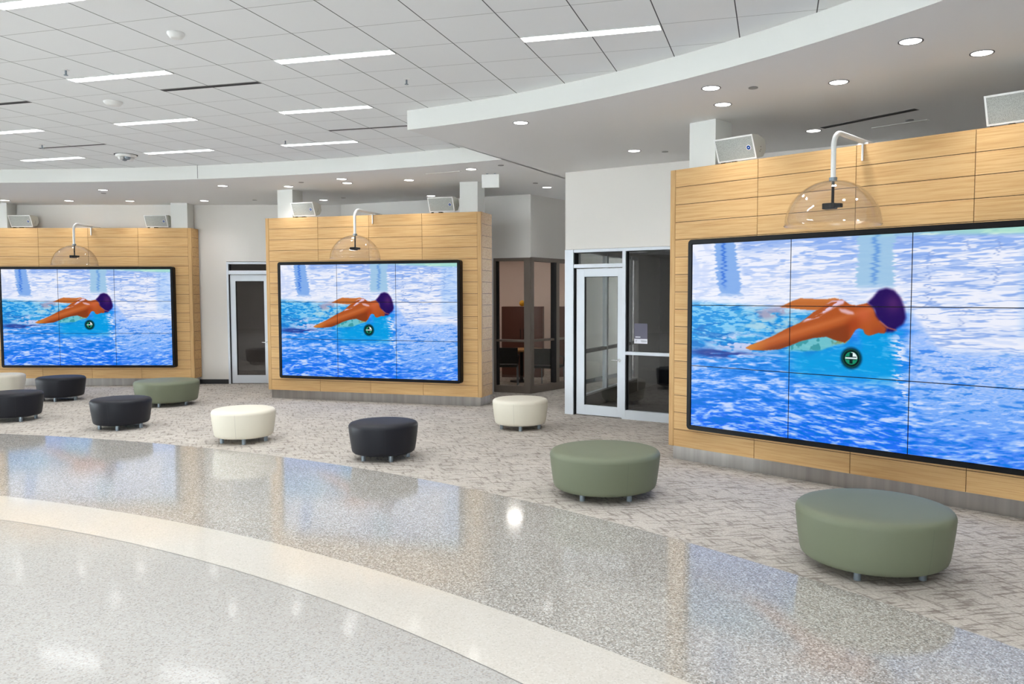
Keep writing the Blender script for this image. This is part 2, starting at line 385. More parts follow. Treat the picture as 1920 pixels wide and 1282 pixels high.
# ---------------------------------------------------------------- floor: terrazzo rings and carpet
OC=(-10.3,-6.0)
def ray_circle(th,c,r):
    dx,dy=math.cos(th),math.sin(th); fx,fy=OC[0]-c[0],OC[1]-c[1]
    b=fx*dx+fy*dy; q=fx*fx+fy*fy-r*r; return -b+math.sqrt(b*b-q)
G_=((-10.961,-4.954),16.316); E_=((-10.28,-7.113),15.49); K_=((-9.535,-5.915),13.526)
NA=240
ths=[2*math.pi*i/NA for i in range(NA)]
def ring(fa,fb,z):
    vs=[];fs=[]
    for t in ths:
        for f in (fa,fb):
            r=f(t); vs.append((OC[0]+r*math.cos(t),OC[1]+r*math.sin(t),z))
    for i in range(NA):
        j=(i+1)%NA; fs.append((2*i,2*i+1,2*j+1,2*j))
    return MB().add(vs,fs)
rk=lambda t:ray_circle(t,*K_); re_=lambda t:max(ray_circle(t,*E_),rk(t)+.05); rg=lambda t:max(ray_circle(t,*G_),re_(t)+.05)
floor=sroot('floor')
ring(lambda t:.0,rk,0).build('light_terrazzo',M_tlight,floor)
ring(rk,re_,0).build('cream_terrazzo',M_tcream,floor)
ring(re_,rg,0).build('grey_terrazzo',M_tgrey,floor)
ring(rg,lambda t:38,0).build('carpet',M_carpet,floor)
ring(lambda t:rk(t)-.003,lambda t:rk(t)+.003,.0006).build('divider_strip',M_strip,floor)
# ---------------------------------------------------------------- ceiling: tile field, curved fascia, plaster soffit
FAR=((-10.235,-5.85),19.966); NEAR=((-6.48,.332),10.469)
edge=[]
a0,a1=math.pi,math.atan2(11.69+5.85,-.75+10.235)
for i in range(61):
    a=a0+(a1-a0)*i/60; edge.append((FAR[0][0]+FAR[1]*math.cos(a),FAR[0][1]+FAR[1]*math.sin(a)))
nfar=len(edge)
b0,b1=math.atan2(9.68-.332,-1.77+6.48),-math.pi/2
for i in range(61):
    a=b0+(b1-b0)*i/60; edge.append((NEAR[0][0]+NEAR[1]*math.cos(a),NEAR[0][1]+NEAR[1]*math.sin(a)))
ceiling=sroot('ceiling')
GO=(-.77122*T,10.487*T); GY=-.271256
tile=MB().add([(-45,-45,0),(45,-45,0),(45,45,0),(-45,45,0)],[(0,3,2,1)]).build('tile_field',M_tile,ceiling,loc=(GO[0],GO[1],ZC),rot=(0,0,GY))
SO=(-8.0,-3.0); vs=[];fs=[]
for p in edge:
    d=Vector((p[0]-SO[0],p[1]-SO[1])).normalized()*36
    vs+= [(p[0],p[1],ZS),(SO[0]+d.x,SO[1]+d.y,ZS)]
for i in range(len(edge)-1): fs.append((2*i,2*i+1,2*i+3,2*i+2))
MB().add(vs,fs).build('soffit',M_soffit,ceiling)
vs=[];fs=[]
for p in edge: vs+=[(p[0],p[1],ZS),(p[0],p[1],ZC+.01)]
for i in range(len(edge)-1): fs.append((2*i,2*i+2,2*i+3,2*i+1))
MB().add(vs,fs).build('fascia',M_fascia,ceiling)
for (x,y,cx,cy) in ((-6.037,13.598,*FAR[0]),(.222,8.406,*NEAR[0])):
    n=Vector((x-cx,y-cy)).normalized(); th=math.atan2(n.y,n.x)
    MB().box(-.004,.004,-.004,.004,0,ZC-ZS-.002).build('fascia_joint',M_seam,ceiling,loc=(x-n.x*.006,y-n.y*.006,ZS),rot=(0,0,th))
# ---------------------------------------------------------------- walls
def wall_seg(mb,P,Q,z0,z1,th=.15,side=1):
    # thickness goes to the far side (left of P->Q when side=1)
    d=Vector((Q[0]-P[0],Q[1]-P[1])).normalized(); n=Vector((-d.y,d.x))*th*side
    pts=[(P[0],P[1]),(Q[0],Q[1]),(Q[0]+n.x,Q[1]+n.y),(P[0]+n.x,P[1]+n.y)]
    if side<0: pts=pts[::-1]
    mb.prism(pts,z0,z1)
def local_wall(name,mat_,P,Q,boxes,th=.15):
    """boxes in wall coordinates (s0,s1,z0,z1); thickness away from the lobby"""
    mb=MB()
    for s0,s1,z0,z1 in boxes: mb.box(s0,s1,0,th,z0,z1)
    o=mb.build(name,mat_,loc=(P[0],P[1],0),rot=(0,0,ang(P,Q))); return struct(o)
HB=ZC-.001 if False else ZS
LW=(-12.0,17.45)
local_wall('wall_left',M_wall,(-24,17.45),(-4.65,17.45),[(0,16.83,0,HB),(16.83,17.87,2.68,HB),(17.87,19.35,0,HB)])
wb=MB(); wall_seg(wb,(-4.65,17.45),(-2.0,16.32),0,HB); wall_seg(wb,(-2.0,16.32),(-1.21,15.977),0,HB); struct(wb.build('wall_back',M_wall))
CC=(-.48,15.66); CA=R(-23.47); CB=R(54.58)
local_wall('wall_meeting_room_front',M_wall,(-1.21,15.977),CC,[(0,.806,2.68,HB)])
wm=MB()
def pt(o,a,s,n=0): return (o[0]+math.cos(a)*s-math.sin(a)*n,o[1]+math.sin(a)*s+math.cos(a)*n)
CR1=pt(CC,CB,1.45); CR2=(2.9,21.4)
wall_seg(wm,CC,CR1,2.68,HB); wall_seg(wm,CR1,CR2,0,HB); struct(wm.build('wall_corridor',M_wall))
WR=(.174,12.96); WA=R(-32.37)
wr=MB(); wr.box(0,2.45,0,.15,2.672,HB); wr.box(2.45,11.0,0,.15,0,HB)
struct(wr.build('wall_right',M_wall,loc=(*WR,0),rot=(0,0,WA)))
# corridor flank above the side glazing of the right-hand room
SG0=pt(WR,WA,.08,.15); SGA=math.atan2(2.8,1.16)
sg=MB(); sg.box(0,8,-.1,0,2.7,HB); sg.box(3.35,8,-.1,0,0,2.7); struct(sg.build('wall_corridor_right',M_wall,loc=(*SG0,0),rot=(0,0,SGA)))
# baseboards
bb=MB(); bb.box(-16,-7.16,17.437,17.45,0,.1); bb.box(-6.13,-4.66,17.437,17.45,0,.1); struct(bb.build('baseboard_left',M_rubber))
bb=MB(); wall_seg(bb,(CR1[0]+.012,CR1[1]-.01),(CR2[0]+.012,CR2[1]-.01),0,.1,.012,1); struct(bb.build('baseboard_corridor',M_rubber))
# meeting room behind the taupe glazing
mr=MB(); P1=(-3.4,20.2); P2=(2.6,20.9)
wall_seg(mr,P1,P2,0,3.2,.1,1); wall_seg(mr,(-2.2,16.6),P1,0,3.2,.1,-1); struct(mr.build('wall_meeting_room_inside',M_warm))
mc=MB(); mc.prism([(-2.1,16.5),(-1.2,16.14),(-.42,15.83),(.3,16.9),(2.6,20.6),(2.6,20.9),(-3.4,20.2)],3.05,3.1); struct(mc.build('ceiling_meeting_room',M_soffit))
for (x,y) in ((-.9,17.6),(.2,19.2),(-1.6,19.0)):
    l=thing('room_ceiling_light','round lit ceiling lamp inside the meeting room','ceiling light',(x,y,3.05),0,'lamps inside the meeting room')
    MB().cyl((0,0),.2,-.03,0,24).build('lamp_rim',M_white,l); MB().cyl((0,0),.17,-.034,-.03,24).build('lens',M_room_lamp,l)
# dim office behind the silver glazing
P=lambda s,n:pt(WR,WA,s,n)
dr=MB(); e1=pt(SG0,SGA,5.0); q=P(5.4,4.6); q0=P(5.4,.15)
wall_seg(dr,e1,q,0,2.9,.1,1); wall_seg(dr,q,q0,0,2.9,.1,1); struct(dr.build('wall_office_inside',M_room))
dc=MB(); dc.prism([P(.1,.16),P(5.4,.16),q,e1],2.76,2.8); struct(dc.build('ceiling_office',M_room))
# room behind left door
dl=MB(); wall_seg(dl,(-8.6,20.6),(-4.9,20.6),0,2.9,.1,1); wall_seg(dl,(-8.6,17.61),(-8.6,20.6),0,2.9,.1,1); wall_seg(dl,(-4.9,20.6),(-4.9,17.61),0,2.9,.1,1); struct(dl.build('wall_left_room_inside',M_wall))
dc=MB(); dc.box(-8.6,-4.9,17.61,20.6,2.76,2.8); struct(dc.build('ceiling_left_room',M_room))
l=thing('room_ceiling_light','unseen round lamp added to light the dim room behind the far left glass door','ceiling light',(-5.6,19.0,2.76))  # added lamp, out of view, brightens what shows through the door glass
MB().cyl((0,0),.2,-.02,0,24).build('lamp_rim',M_white,l); MB().cyl((0,0),.18,-.023,-.02,24).build('lens',M_room_lamp,l)
# ---------------------------------------------------------------- far side of the lobby (behind the camera): unseen glazed walls added to let daylight in
def curtain(name,P,Q,n):
    L=math.dist(P,Q); r=sroot(name,(P[0],P[1],0),ang(P,Q)); fr=MB()
    for i in range(n+1): x=L*i/n; fr.box(x-.03,x+.03,0,.12,.0,ZC)
    for z0,z1 in ((0,.25),(1.0,1.06),(2.9,2.97),(ZC-.3,ZC)): fr.box(0,L,0,.12,z0,z1)
    fr.build('window_frame',M_alu,r); MB().box(0,L,.055,.06,.25,ZC-.3).build('pane',M_glass,r)
curtain('added_window_1',(-1,-13),(-15,-13),10)
curtain('added_window_2',(-24,2),(-24,17.4),10)
we=MB(); we.box(-24,-15,-13.15,-13,0,ZC); we.box(-1,10,-13.15,-13,0,ZC); struct(we.build('wall_rear',M_wall))
we=MB(); we.box(-24.15,-24,-13,2,0,ZC); struct(we.build('wall_far_left',M_wall))
we=MB(); we.box(10,10.15,-13,9,0,ZC); struct(we.build('wall_side',M_wall))
# ---------------------------------------------------------------- aluminium storefront, right-hand office
w1=sroot('window_3',(*WR,0),WA)
fr=MB()
fr.box(0,.162,-.02,.13,0,2.668)                      # wide column cover
fr.box(.162,2.45,-.01,.12,2.62,2.668)                # head
fr.box(.162,1.042,-.01,.12,2.373,2.433)              # transom bar
fr.box(1.042,1.10,-.012,.12,0,2.62)                  # mullion
fr.box(1.10,2.45,-.01,.12,0,.14); fr.box(1.10,2.45,-.01,.12,1.01,1.06); fr.box(2.40,2.45,-.01,.12,.14,2.62)
fr.build('window_frame',M_alu,w1,bevel=.003)
g=MB(); g.box(.162,.172,.0,.12,0,2.373); g.box(.166,.18,.0,.12,2.433,2.62); g.box(.166,1.04,0,.1,2.61,2.62)
for a,b in ((.14,1.01),(1.06,2.62)): g.box(1.10,1.108,.01,.09,a,b); g.box(2.392,2.40,.01,.09,a,b); g.box(1.10,2.4,.01,.09,b-.008,b)
g.build('gasket',M_gasket,w1)
p=MB(); p.box(.17,1.042,.05,.056,2.433,2.62); p.build('transom_pane',M_glass,w1)
p=MB(); p.box(1.10,2.40,.05,.056,1.06,2.62); p.build('pane',M_tint,w1)
p=MB(); p.box(1.10,2.40,.05,.056,.14,1.01); p.build('pane',M_tint,w1)
def lever(parent,x,y,z,d=-1):
    h=MB(); 
    rose=MB(); vs=[];fs=[];n=20
    for j,yy in enumerate((y,y-.014)):
        for i in range(n): a=2*math.pi*i/n; vs.append((x+.028*math.cos(a),yy,z+.028*math.sin(a)))
    fs=[(i,(i+1)%n,n+(i+1)%n,n+i) for i in range(n)]+[tuple(range(n,2*n))]
    rose.add(vs,fs); rose.tube([(x,y-.01,z),(x,y-.05,z),(x+d*.02,y-.058,z),(x+d*.115,y-.058,z)],.009,10); return rose.build('lever_handle',M_chrome,parent)
def door(name,P,A,s0,s1,z1,g0,g1,gz0,gz1,hx,glass,y=.02):
    d=sroot(name,(*P,0),A); f=MB()
    f.box(s0,g0,y,y+.045,.012,z1); f.box(g1,s1,y,y+.045,.012,z1); f.box(g0,g1,y,y+.045,.012,gz0); f.box(g0,g1,y,y+.045,gz1,z1)
    f.build('door_leaf',M_alu,d,bevel=.002)
    k=MB(); k.box(g0,g0+.012,y+.004,y+.04,gz0,gz1); k.box(g0,g1,y+.004,y+.04,gz1-.008,gz1); k.box(g1-.006,g1,y+.004,y+.04,gz0,gz1); k.build('gasket',M_gasket,d)
    MB().box(g0,g1,y+.02,y+.026,gz0,gz1).build('pane',glass,d); lever(d,hx,y,.915)
    return d
door('door_1',WR,WA,.2,1.040,2.36,.345,.948,.172,2.232,.985,M_glass)
jm=MB(); jm.box(.172,.2,.06,.12,0,2.37); jm.build('jamb',M_bronze,w1)
# side glazing between office and corridor
sgw=sroot('window_4',(*SG0,0),SGA)
fr=MB(); fr.box(0,3.35,-.08,0,0,.24)
fr.build('low_wall',M_base_in,sgw)
fr=MB(); fr.box(0,5,-.08,-.0,2.64,2.7); fr.box(0,5,-.08,0,.24,.27)
for s in (.0,1.42,2.9,4.3): fr.box(s,s+.07,-.085,.0,.24,2.7)
fr.build('window_frame',M_alu,sgw)
MB().box(0,3.3,-.085,.005,.965,1.02).build('rail',M_gasket,sgw)
MB().box(0,3.3,-.045,-.04,.27,2.64).build('pane',M_glass,sgw)
# left door in the back wall
w2=sroot('window_5',(*LW,0),0)
fr=MB(); fr.box(4.83,4.875,-.02,.13,0,2.67); fr.box(5.80,5.87,-.02,.13,0,2.67); fr.box(4.875,5.8,-.018,.13,2.625,2.668); fr.box(4.875,5.8,-.018,.12,2.40,2.486)
fr.build('window_frame',M_alu,w2,bevel=.003)
g=MB(); g.box(4.875,4.885,0,.1,0,2.4); g.box(4.875,4.89,0,.1,2.486,2.625); g.build('gasket',M_gasket,w2)
MB().box(4.88,5.8,.05,.056,2.486,2.625).build('transom_pane',M_tint,w2)
door('door_2',LW,0,4.893,5.795,2.39,5.007,5.63,.19,2.255,5.70,M_tint)
# taupe glazing of the meeting room
w6=sroot('window_6',(-1.21,15.977,0),CA)
fr=MB(); fr.box(-.01,.045,-.02,.1,0,2.68); fr.box(0,.806,-.02,.1,2.62,2.68); fr.box(0,.68,-.02,.1,0,.14); fr.box(.045,.68,-.01,.09,1.017,1.06); fr.box(.67,.806,-.025,.1,0,2.66)
fr.build('window_frame',M_bronze,w6,bevel=.003)
g=MB(); g.box(.045,.075,0,.08,.14,2.62); g.build('gasket',M_gasket,w6)
MB().box(.045,.68,.04,.046,.14,2.62).build('pane',M_glass,w6)
w7=sroot('window_7',(*CC,0),CB)
fr=MB(); fr.box(0,.1,-.02,.1,0,2.66); fr.box(0,1.45,-.02,.1,2.61,2.69); fr.box(.1,1.45,-.02,.1,0,.15); fr.box(.1,1.45,-.01,.09,1.02,1.065); fr.box(.87,.97,-.02,.1,.15,2.62); fr.box(1.4,1.45,-.02,.1,.15,2.62)
fr.build('window_frame',M_bronze,w7,bevel=.003)
g=MB(); g.box(.80,.87,-.012,.08,.15,2.62); g.build('gasket',M_gasket,w7)
MB().box(.1,1.45,.04,.046,.15,2.61).build('pane',M_glass,w7)
# poster on the office glass
po=tag(thing('poster',None,None,(*pt(WR,WA,1.228,.046),0),WA),'small slate grey notice with white foot taped inside the dark office glazing','poster')
MB().box(0,.225,0,.002,1.262,1.50).build('sheet',M_poster,po); MB().box(0,.225,0,.002,1.19,1.262).build('white_foot',M_paper,po)
t=MB(); t.box(.02,.105,-.001,0,1.283,1.296); t.build('heading_text',M_paper,po)
MB().box(.115,.215,-.001,0,1.228,1.236).build('text_line',M_ink,po); MB().box(.12,.215,-.001,0,1.212,1.218).build('text_line',M_ink,po); t=MB(); t.box(.03,.036,-.001,0,1.21,1.238); t.box(.02,.05,-.001,0,1.236,1.24); t.build('logo',M_ink,po)
# ---------------------------------------------------------------- display walls
def display_wall(loc,A,W,depth,label):
    k=thing('display_wall',label,'display wall',(loc[0],loc[1],0),A,'wood display walls'); f=W/4.424
    pw=.072*f; z0,z1=.158,3.376; rh=(z1-z0)/16; g=.0032
    back=MB(); back.box(.01,W-.01,.012,depth-.01,z0+.005,z1-.004); back.build('core',M_joint,k)
    pl=MB(); cw=(W-2*pw)/4
    for r in range(16):
        za,zb=z0+r*rh+g,z0+(r+1)*rh-g
        for c in range(4): pl.box(pw+c*cw+g,pw+(c+1)*cw-g,0,.014,za,zb)
    pl.build('front_planks',M_wood,k)
    for x0,x1,nx in ((0,pw,'corner_post'),(W-pw,W,'corner_post')):
        p=MB(); p.box(x0,x1-.002 if x0==0 else x1,0,.045,z0,z1); p.build(nx,M_woodv,k,bevel=.004)
    for x0,x1 in ((0,.014),(W-.014,W)):
        sp=MB()
        for r in range(16): sp.box(x0,x1,.05,depth-.02,z0+r*rh+g,z0+(r+1)*rh-g)
        sp.build('side_planks',M_wood,k)
    pb=MB(); pb.box(.04,W-.04,.04,depth-.03,0,z0+.004); pb.build('steel_plinth',M_steel,k)
    tp=MB(); tp.box(.005,W-.005,.005,depth-.005,z1-.004,z1); tp.build('top_cap',M_woodv,k)
    return k
KR=((1.3495,9.3575),R(-44.54),4.424,.54); KM=((-5.42,15.004),R(-16.2527),4.325,.54); KL=((-12.15,17.06),0.0,4.40,.37)
display_wall(*KR,'light wood plank display wall at the right, nearest and cut by the frame edge')
display_wall(*KM,'light wood plank display wall in the middle, with both columns and its right side in view')
display_wall(*KL,'light wood plank display wall at the far left, flat against the back wall')
# ---------------------------------------------------------------- video walls
M_scr=bpy.data.materials.new('screen_picture'); M_scr.use_nodes=True; M_scr.node_tree.nodes.remove(bsdf(M_scr))
_a=nd(M_scr,'ShaderNodeAttribute',attribute_name='picture'); _e=nd(M_scr,'ShaderNodeEmission'); _e.inputs[1].default_value=SCREEN_E
_g=nd(M_scr,'ShaderNodeBsdfGlossy'); _g.inputs['Roughness'].default_value=.25; _g.inputs[0].default_value=(.006,.006,.006,1)
_ad=nd(M_scr,'ShaderNodeAddShader'); lk(M_scr,_a.outputs['Color'],_e.inputs[0]); lk(M_scr,_e.outputs[0],_ad.inputs[0]); lk(M_scr,_g.outputs[0],_ad.inputs[1]); lk(M_scr,_ad.outputs[0],M_scr.node_tree.nodes['Material Output'].inputs[0])
pic=swim_picture(); lin=np.where(pic<=.04045,pic/12.92,((pic+.055)/1.055)**2.4)
PW,PH=3.622/3,2.05/3
panel_meshes=[]
for r in range(3):
    for c in range(3):
        sub=lin[r*SH//3:(r+1)*SH//3,c*SW//3:(c+1)*SW//3]; h_,w_=sub.shape[:2]; gp=.004
        xs=np.linspace(gp,PW-gp,w_); zs=np.linspace(PH-gp,gp,h_)
        X,Z=np.meshgrid(xs,zs); co=np.stack([X,np.zeros_like(X),Z],-1).reshape(-1,3)
        idx=np.arange(h_*w_).reshape(h_,w_); q=np.stack([idx[1:,:-1],idx[1:,1:],idx[:-1,1:],idx[:-1,:-1]],-1).reshape(-1,4)
        me=bpy.data.meshes.new('display_panel'); me.vertices.add(len(co)); me.vertices.foreach_set('co',co.ravel())
        me.loops.add(q.size); me.loops.foreach_set('vertex_index',q.ravel()); me.polygons.add(len(q))
        me.polygons.foreach_set('loop_start',np.arange(0,q.size,4)); me.update(calc_edges=True)
        at=me.color_attributes.new('picture','FLOAT_COLOR','POINT')
        at.data.foreach_set('color',np.concatenate([sub.reshape(-1,3),np.ones((h_*w_,1))],1).astype(np.float32).ravel())
        me.materials.append(M_scr); panel_meshes.append(me)
def rrect(x0,x1,z0,z1,r,n=6):
    pts=[]
    for cx,cz,a in ((x1-r,z1-r,0),(x0+r,z1-r,90),(x0+r,z0+r,180),(x1-r,z0+r,270)):
        for i in range(n+1): t=R(a+90*i/n); pts.append((cx+r*math.cos(t),cz+r*math.sin(t)))
    return pts
def video_wall(loc,A,W,depth,label):
    f=W/4.424; o=pt(loc,A,0,0); v=thing('video_wall',label,'video wall',(o[0],o[1],0),A,'video walls showing a swimmer')
    x0,x1,z0,z1=.39*f,(.39+3.622)*f,.45,2.50; b=.056
    outer=rrect(x0-b,x1+b,z0-b+.008,z1+b-.004,.045); inner=rrect(x0-.002,x1+.002,z0-.002,z1+.002,.001); n=len(outer)
    vs=[];fs=[]
    for pts,y in ((outer,-.0005),(outer,-.112),([(x0-b+ (p[0]-(x0-b))*((x1-x0+2*b-.012)/(x1-x0+2*b))+.006,p[1]) for p in outer],-.12),(inner,-.12),(inner,-.10)):
        vs+=[(p[0],y,p[1]) for p in pts]
    for j in range(4):
        for i in range(n): fs.append((j*n+i,j*n+(i+1)%n,(j+1)*n+(i+1)%n,(j+1)*n+i))
    MB().add(vs,fs).build('bezel_frame',M_black,v)
    MB().box(x0-.01,x1+.01,-.105,-.004,z0-.01,z1+.01).build('backing',M_black,v)
    for i,me in enumerate(panel_meshes):
        r,c=divmod(i,3); p=bpy.data.objects.new('display_panel',me); COL.objects.link(p); p.parent=v
        p.location=(x0+c*PW*f,-.1085,z0+(2-r)*PH); p.scale=(f,1,1)
    return v
video_wall(*KR,'largest video wall of a swimmer, on the nearest wood display wall at right')
video_wall(*KM,'black framed video wall of a swimmer on the middle display wall, above the charcoal ottoman')
video_wall(*KL,'black framed video wall of a swimmer at the far left of the photo')
# ---------------------------------------------------------------- columns rising from the display walls to the soffit
def column(loc,A,s0,s1,y0=.12,dy=.33):
    c=MB(); c.box(0,s1-s0,0,dy,3.377,ZS); o=pt(loc,A,s0,y0); struct(c.build('column',M_fascia,loc=(o[0],o[1],0),rot=(0,0,A)))
column(KR[0],KR[1],.178,.528); column(KR[0],KR[1],3.90,4.25); column(KM[0],KM[1],.19,.515); column(KM[0],KM[1],3.882,4.217)
column(KL[0],KL[1],.10,.452,.06,.30); column(KL[0],KL[1],3.95,4.305,.06,.30)
# ---------------------------------------------------------------- loudspeakers on top
def speaker(K,s,w,label,badge=True):
    o=pt(K[0],K[1],s,.0); k=thing('speaker',label,'speaker',(o[0],o[1],3.376),K[1],'tilted speakers on top of the display walls')
    zt,zb=.272,.03; yt,yb=0.0,.105
    # side profile (y,z)
    prof=[(yt,zt),(yb,zb),(yb+.13,zb+.035),(yb+.19,zb+.12),(yb+.16,zt-.02),(yt+.12,zt+.012)]
    n=len(prof); vs=[(0,y,z) for y,z in prof]+[(w,y,z) for y,z in prof]
    fs=[tuple(range(n)),tuple(range(n,2*n))[::-1]]+[(i,i+n,(i+1)%n+n,(i+1)%n) for i in range(n)]
    MB().add(vs,fs).build('cabinet',M_spk,k,bevel=.004)
    e=.016; d=Vector((0,yb-yt,zb-zt)).normalized(); nn=Vector((0,d.z,-d.y)); 
    if nn.y>0: nn=-nn
    def fp(x,t,off): 
        q=Vector((0,yt,zt))+d*t+nn*off; return (x,q.y,q.z)
    L=math.hypot(yb-yt,zb-zt)
    g=MB(); g.add([fp(e,e,.002),fp(w-e,e,.002),fp(w-e,L-e,.002),fp(e,L-e,.002)],[(0,3,2,1)]); g.build('grille',M_grille,k)
    # raised rim
    rm=MB()
    for (a,b,t0,t1) in ((0,w,0,e),(0,w,L-e,L),(0,e,e,L-e),(w-e,w,e,L-e)):
        rm.add([fp(a,t0,.007),fp(b,t0,.007),fp(b,t1,.007),fp(a,t1,.007),fp(a,t0,0),fp(b,t0,0),fp(b,t1,0),fp(a,t1,0)],[(0,3,2,1),(0,1,5,4),(1,2,6,5),(2,3,7,6),(3,0,4,7)])
    rm.build('rim',M_white,k)
    bd=MB(); c=(w-.075,L*.52); N=16
    bd.add([fp(c[0]+.029*math.cos(2*math.pi*i/N),c[1]+.029*math.sin(2*math.pi*i/N),.004) for i in range(N)],[tuple(range(N))]); bd.build('badge_ring',M_white,k)
    bd=MB(); bd.add([fp(c[0]+.023*math.cos(2*math.pi*i/N),c[1]+(.024 if i<N//2 else .022)*math.sin(2*math.pi*i/N),.005) for i in range(N)],[tuple(range(N))]); b=bd.build('badge',M_blue,k)
    bd=MB(); bd.add([fp(c[0]+.006*math.cos(2*math.pi*i/N),c[1]+.006*math.sin(2*math.pi*i/N),.006) for i in range(N)],[tuple(range(N))]); bd.build('badge_dot',M_white,k)
    br=MB(); br.box(.02,w*.6,.12,.2,0,.006); br.box(.02,.03,.12,.2,0,.1); br.box(w*.35,w*.45,.1,.2,0,.03); br.build('bracket',M_black,k)
    sd=MB()
    for (y,z) in ((yb+.07,zb+.13),(yb+.07,zb+.10),(yb+.055,zb+.08)):
        sd.add([(w+.0015,y+.006*math.cos(2*math.pi*i/8),z+.006*math.sin(2*math.pi*i/8)) for i in range(8)],[tuple(range(8))])
    sd.build('side_socket',M_black,k)
    return k
SPK=[(KR,.583,.485,'left speaker on the nearest display wall, angled down beside a white column'),
 (KR,3.336,.485,'speaker at the top right corner of the photo, cut by the frame edge'),
 (KM,.548,.47,'left speaker on the middle display wall, just right of its left column'),
 (KM,3.317,.48,'right speaker on the middle display wall, just left of its right column'),
 (KL,.505,.475,'left speaker on the far left display wall, near the photo edge'),
 (KL,3.40,.475,'right speaker on the far left display wall, left of its column')]
for a in SPK: speaker(*a)
# ---------------------------------------------------------------- clear sound domes on white arms
def dome(K,s,label):
    o=pt(K[0],K[1],s,-.62); k=thing('sound_dome',label,'sound dome',(o[0],o[1],0),K[1],'clear sound domes hanging over the video walls')
    r=.425; zr,zt=2.565,2.972; prof=[]
    for i in range(17):
        a=math.pi/2*i/16; prof.append((max(.012,r*math.cos(a)),zr+(zt-zr)*math.sin(a)))
    prof=[(r+.006,zr-.002)]+prof; inner=[(max(.008,p[0]-.006),p[1]-.005) for p in prof[::-1]]
    MB().lathe(prof+inner,56).build('dome_shell',M_acryl,k)
    pts=[(0,0,zt+.015)]
    pts+=[(0,0,3.28)]
    for i in range(1,8):
        a=math.pi/2*i/8; pts.append((0,.13*(1-math.cos(a)),3.28+.13*math.sin(a)))
    pts+=[(0,.13,3.41),(0,.35,3.408),(0,.60,3.404),(0,.95,3.402)]
    MB().tube(pts,.023,14).build('support_arm',M_white,k)
    MB().cyl((0,0),.036,zt-.008,zt+.022,20).build('collar',M_leg,k)
    MB().cyl((0,0),.013,2.765,zt-.006,12).build('drop_rod',M_black,k)
    d=MB(); d.box(-.085,.03,-.04,.04,2.712,2.765); d.box(.03,.085,-.03,.03,2.722,2.758); d.build('speaker_driver',M_black,k,bevel=.006)
    fo=MB(); fo.box(-.05,.05,.62,.74,3.377,3.392); fo.box(-.008,.008,.603,.618,3.22,3.392); fo.build('mounting_foot',M_white,k)
    return k
dome(KR,2.275,'clear sound dome on a white arm over the nearest, largest video wall')
dome(KM,2.245,'clear sound dome on a white arm over the middle video wall')
dome(KL,2.275,'clear sound dome on a white arm over the far left video wall')
# ---------------------------------------------------------------- ottomans
def ottoman_proto(Rr,m,rot=0):
    k=thing('ottoman','x','ottoman')
    prof=[(.001,.446),(Rr*.5,.445),(Rr-.11,.442),(Rr-.05,.436),(Rr-.022,.427),(Rr-.008,.413),(Rr-.001,.397),(Rr,.385),(Rr-.008,.30),(Rr-.022,.19),(Rr-.034,.115),(Rr-.042,.092),(Rr-.058,.078),(Rr-.09,.071),(.001,.069)]
    MB().lathe(prof[::-1],72).build('seat_drum',m,k)
    for a in (-math.pi/2-.25,math.pi/2+.3):
        sm=MB()
        c,s=math.cos(a),math.sin(a); t=(-s,c)
        pts=[(Rr-.0002,.40),(Rr+.0012,.385),(Rr-.0068,.30),(Rr-.0208,.19),(Rr-.0328,.115),(Rr-.0408,.092)]
        vs=[]
        for r,z in pts: vs+=[(c*r-t[0]*.0016,s*r-t[1]*.0016,z),(c*r+t[0]*.0016,s*r+t[1]*.0016,z)]
        sm.add(vs,[(2*i,2*i+1,2*i+3,2*i+2) for i in range(len(pts)-1)])
        sm.build('seam',SEAM[m.name],k)
    for i in range(5):
        a=-math.pi/2+2*math.pi*i/5+rot
        MB().cyl((0,0),.025,0,.072,16).build('leg',M_leg,k,loc=(Rr*.70*math.cos(a),Rr*.70*math.sin(a),0))
    return k
SEAM={'sage_vinyl':mat('sage_seam',srgb(96,104,86),.6),'cream_vinyl':mat('cream_seam',srgb(186,180,166),.6),'charcoal_vinyl':mat('charcoal_seam',srgb(30,30,36),.6)}
protos={}
OTT=[('G',.535,M_green,2.27,5.585,.62,'large sage green ottoman nearest the camera, below the largest video wall'),
 ('G',.535,M_green,.488,7.669,.60,'large sage green ottoman in front of the silver glass office door'),
 ('C',.405,M_cream,-.501,11.532,.05,'cream ottoman standing alone beside the right end of the middle display wall'),
 ('D',.405,M_char,-2.035,9.388,.5,'charcoal ottoman alone in front of the middle display wall, near the terrazzo edge'),
 ('C',.405,M_cream,-4.127,10.49,.35,'cream ottoman in front of the left end of the middle display wall'),
 ('D',.405,M_char,-6.339,11.565,.3,'charcoal ottoman directly in front of the farther green ottoman'),
 ('G',.535,M_green,-6.891,14.079,.1,'farthest large sage green ottoman, by the right end of the far left display wall'),
 ('D',.405,M_char,-9.173,14.721,.2,'smallest looking, farthest charcoal ottoman, under the far left video wall'),
 ('D',.405,M_char,-8.412,12.298,.9,'charcoal ottoman cut by the left edge of the photo'),
 ('C',.405,M_cream,-10.59,15.15,.4,'cream ottoman cut by the left edge of the photo, behind a charcoal one')]
for key,Rr,m,x,y,rz,lab in OTT:
    if key not in protos: protos[key]=ottoman_proto(Rr,m); o=protos[key]
    else: o=copy_tree(protos[key])
    o.location=(x,y,0); o.rotation_euler=(0,0,rz); o['label']=lab; o['category']='ottoman'; o['group']='round ottomans on the carpet'
